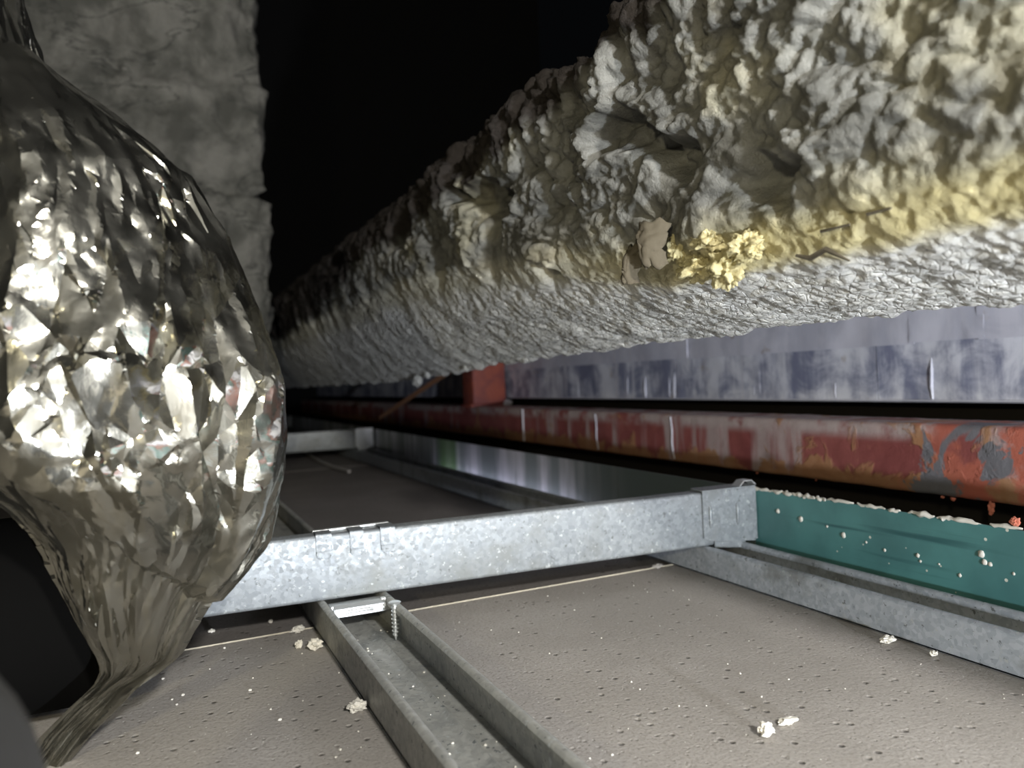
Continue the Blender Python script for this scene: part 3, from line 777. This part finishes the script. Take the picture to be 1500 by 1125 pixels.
# ------------------------------------------------------------------ crumpled foil around the pipe joint
def unproj(px, py, Y):
    d = fw + rt * ((px - 750) / F) - up * ((py - 562.5) / F)
    return Vector((0, 0, H)) + d * (Y / d.y)
ROWS = [(-150, -190, -10, 0.348), (0, -160, 40, 0.343), (90, -150, 66, 0.338), (130, -150, 112, 0.333), (200, -150, 203, 0.328), (265, -145, 280, 0.328), (370, -140, 350, 0.328), (460, -135, 395, 0.328), (560, -130, 420, 0.328),
        (640, -120, 428, 0.328), (700, -85, 421, 0.328), (740, -30, 410, 0.328), (790, 22, 390, 0.328), (830, 48, 362, 0.328), (870, 72, 330, 0.328), (920, 104, 296, 0.330), (960, 130, 272, 0.333), (985, 138, 235, 0.336), (1005, 128, 200, 0.338), (1040, 88, 168, 0.343), (1080, 52, 128, 0.348), (1125, 28, 86, 0.353), (1165, 8, 62, 0.358)]
secs = []
for (py, xl, xr, Y) in ROWS:
    a = unproj(xl, py, Y); b = unproj(xr, py, Y); c = (a + b) / 2; hw = (b - a).length / 2
    dep = hw * (.72 if py < 960 else max(.35, .72 - (py - 960) / 100 * .3))
    secs.append((c, (b - a).normalized(), hw, dep))
secA = np.array([[*c, *ax, hw, dp] for c, ax, hw, dp in secs])
dist = np.r_[0, np.cumsum(np.linalg.norm(np.diff(secA[:, :3], axis=0), axis=1))]
LEN = dist[-1]; CIRC = .36
def surf(uv):
    """uv in metres: u along the circumference (0..CIRC), v along the body; returns base point + outward normal"""
    u, v = uv[:, 0], np.clip(uv[:, 1], 0, LEN)
    q = np.stack([np.interp(v, dist, secA[:, k]) for k in range(8)], 1)
    t = u / CIRC * 2 * np.pi + np.pi / 2           # seam at the back
    ax = q[:, 3:6]; fr = np.array((0, 1., 0))[None] - ax * ax[:, 1:2]; fr /= np.linalg.norm(fr, axis=1)[:, None]
    p = q[:, :3] + ax * (np.cos(t) * q[:, 6])[:, None] + fr * (np.sin(t) * q[:, 7])[:, None]
    n = ax * (np.cos(t) / q[:, 6])[:, None] + fr * (np.sin(t) / q[:, 7])[:, None]; n /= np.linalg.norm(n, axis=1)[:, None]
    return p, n, q[:, 6]
def delaunay(pts):
    r = geometry.delaunay_2d_cdt([Vector(p) for p in pts.tolist()], [], [], 0, 1e-7)
    return np.array([tuple(v) for v in r[0]]), np.array([tuple(f) for f in r[2]]), np.array([tuple(e) for e in r[1]])
SKEW = np.array(((1.0, .0), (.0, 1.0)))
def level(n, amp, seed, aniso=1.0, shear=0.0):
    """random facetted height field: Delaunay of random points with random heights; stretched along the pull of the foil"""
    g = np.random.default_rng(seed)
    T = np.array(((aniso, 0), (shear, 1.0)))          # to stretched space
    p = np.c_[g.uniform(-.03, CIRC + .03, n), g.uniform(-.03, LEN + .03, n)]
    pts = p @ T.T
    c, tri, edg = delaunay(pts)
    hgt = g.uniform(-amp, amp, len(c))
    def ev(uv):
        x = uv @ T.T; out = np.zeros(len(x))
        lo_ = c[tri].min(1); hi_ = c[tri].max(1)
        order = np.argsort(x[:, 0]); xs_ = x[order, 0]
        for (ia, ib, ic), l, h_ in zip(tri, lo_, hi_):
            i0, i1 = np.searchsorted(xs_, l[0]), np.searchsorted(xs_, h_[0], 'right')
            sel = order[i0:i1]
            if not len(sel): continue
            sel = sel[(x[sel, 1] >= l[1]) & (x[sel, 1] <= h_[1])]
            if not len(sel): continue
            A, B, C_ = c[ia], c[ib], c[ic]; dn = (B[1] - C_[1]) * (A[0] - C_[0]) + (C_[0] - B[0]) * (A[1] - C_[1])
            if abs(dn) < 1e-14: continue
            w0 = ((B[1] - C_[1]) * (x[sel, 0] - C_[0]) + (C_[0] - B[0]) * (x[sel, 1] - C_[1])) / dn
            w1 = ((C_[1] - A[1]) * (x[sel, 0] - C_[0]) + (A[0] - C_[0]) * (x[sel, 1] - C_[1])) / dn
            w2 = 1 - w0 - w1; ok = (w0 >= -1e-6) & (w1 >= -1e-6) & (w2 >= -1e-6)
            out[sel[ok]] = w0[ok] * hgt[ia] + w1[ok] * hgt[ib] + w2[ok] * hgt[ic]
        return out
    Ti = np.linalg.inv(T)
    e = (c[edg] @ Ti.T)                                 # edges back in uv
    return ev, e
L1, E1 = level(130, .0080, 21, 1.7, .35)
L2, E2 = level(1300, .0033, 22, 2.0, .45)
L3, E3 = level(4200, .0011, 23, 1.6, .4)
def along_edges(E, step, g):
    out = []
    for a, b in E:
        n = int(np.linalg.norm(b - a) / step)
        for i in range(n + 1): out.append(a + (b - a) * (i + .5) / (n + 1))
    return np.array(out)
gen = np.random.default_rng(5)
pts = np.r_[along_edges(E1, .0022, gen), along_edges(E2, .0018, gen), along_edges(E3, .0022, gen)]
pts += gen.normal(0, .00006, pts.shape)
ok = (pts[:, 0] > .0) & (pts[:, 0] < CIRC) & (pts[:, 1] > 0) & (pts[:, 1] < LEN)
pts = pts[ok]
bu = np.linspace(0, CIRC, 160); bv = np.linspace(0, LEN, 200)
pts = np.r_[pts, np.c_[bu, 0 * bu], np.c_[bu, 0 * bu + LEN], np.c_[0 * bv, bv], np.c_[0 * bv + CIRC, bv]]
key = np.round(pts / .0004).astype(np.int64); _, ui = np.unique(key, axis=0, return_index=True); pts = pts[ui]
c2, tri2, _ = delaunay(pts)
p0, n0, hw0 = surf(c2)
den = .15 + .85 * sm(-.15, .25, fbm(np.c_[c2 * 16, 0 * c2[:, 0]], 2))   # patches left smoother than others
rim = np.abs(n0[:, 0])                                                # long taut pleats on the outer edge
scale_r = np.clip(hw0 / .042, .55, 1.0)
pl = c2 @ np.array(((1.0, .0), (.38, .30)))
pleat = -np.abs(pn(np.c_[pl * 85, 0 * pl[:, 0]])) * .0022 - np.abs(pn(np.c_[pl * 190 + 7, 0 * pl[:, 0]])) * .0010
hgt = (pleat * (.35 + .65 * (1 - den)) + L1(c2) * (1 - .5 * rim ** 3) + L2(c2) * den * (1 - .35 * rim ** 2) + L3(c2) * den * 1.15) * scale_r
pf = p0 + n0 * hgt[:, None]
# lower sheet tucked under the upper one along a slanting fold on the front
fl_a, fl_b = unproj(0, 690, .295), unproj(300, 890, .295)
zl = fl_a.z + (pf[:, 0] - fl_a.x) * (fl_b.z - fl_a.z) / (fl_b.x - fl_a.x) + .004 * pn(np.c_[pf[:, 0] * 60, 0 * pf[:, 0], 0 * pf[:, 0]])
tuck = sm(.0012, -.0012, pf[:, 2] - zl) * (n0[:, 1] < .3)
fade = sm(-.060, -.0, pf[:, 2] - zl)
pf -= n0 * (tuck * (.003 + .005 * fade) * scale_r)[:, None]
rootf = empty('foil_wrapped_pipe', (0, .30, .0)); tag(rootf, 'crumpled aluminium foil bundle wrapped round a hanging pipe joint', 'foil bundle')
mef = mesh('foil', pf, tri2.tolist()); bmf = bmesh.new(); bmf.from_mesh(mef); bmesh.ops.recalc_face_normals(bmf, faces=bmf.faces); bmf.to_mesh(mef); bmf.free()
link('foil', mef, M['foil'], rootf, 13)
core_pts = [Vector(secA[i, :3]) for i in range(0, 16)]
link('pipe', mesh('pipe', *tube(core_pts, [min(.016, secA[i, 6] * .4) for i in range(16)], 16)), M['rubber'], rootf, 60)

# black foam-insulated pipes at the lower left
ip = link('insulated_pipe', mesh('insulated_pipe', *tube([(-.60, .402, .050), (-.30, .402, .050), (-.03, .402, .050), (-.014, .402, .050)], [.043, .043, .043, .038], 48)), M['black_foam'], None, 60)
tag(ip, 'black foam-insulated pipe running off behind the foil at lower left', 'pipe')
EN = [(.168 - .034 * (1 - math.cos(a)), .034 * math.sin(a)) for a in (.08, .3, .6, .9, 1.2, 1.57)]
ip2 = link('insulated_pipe', mesh('insulated_pipe', *tube([(-.051, y, .083) for y, r in EN] + [(-.051, 0, .083), (-.051, -1.199, .083)], [r for y, r in EN] + [.034, .034], 40)), M['lagging'], None, 60)
tag(ip2, 'blurred dark grey pipe lagging close to the lens in the lower left corner', 'pipe')
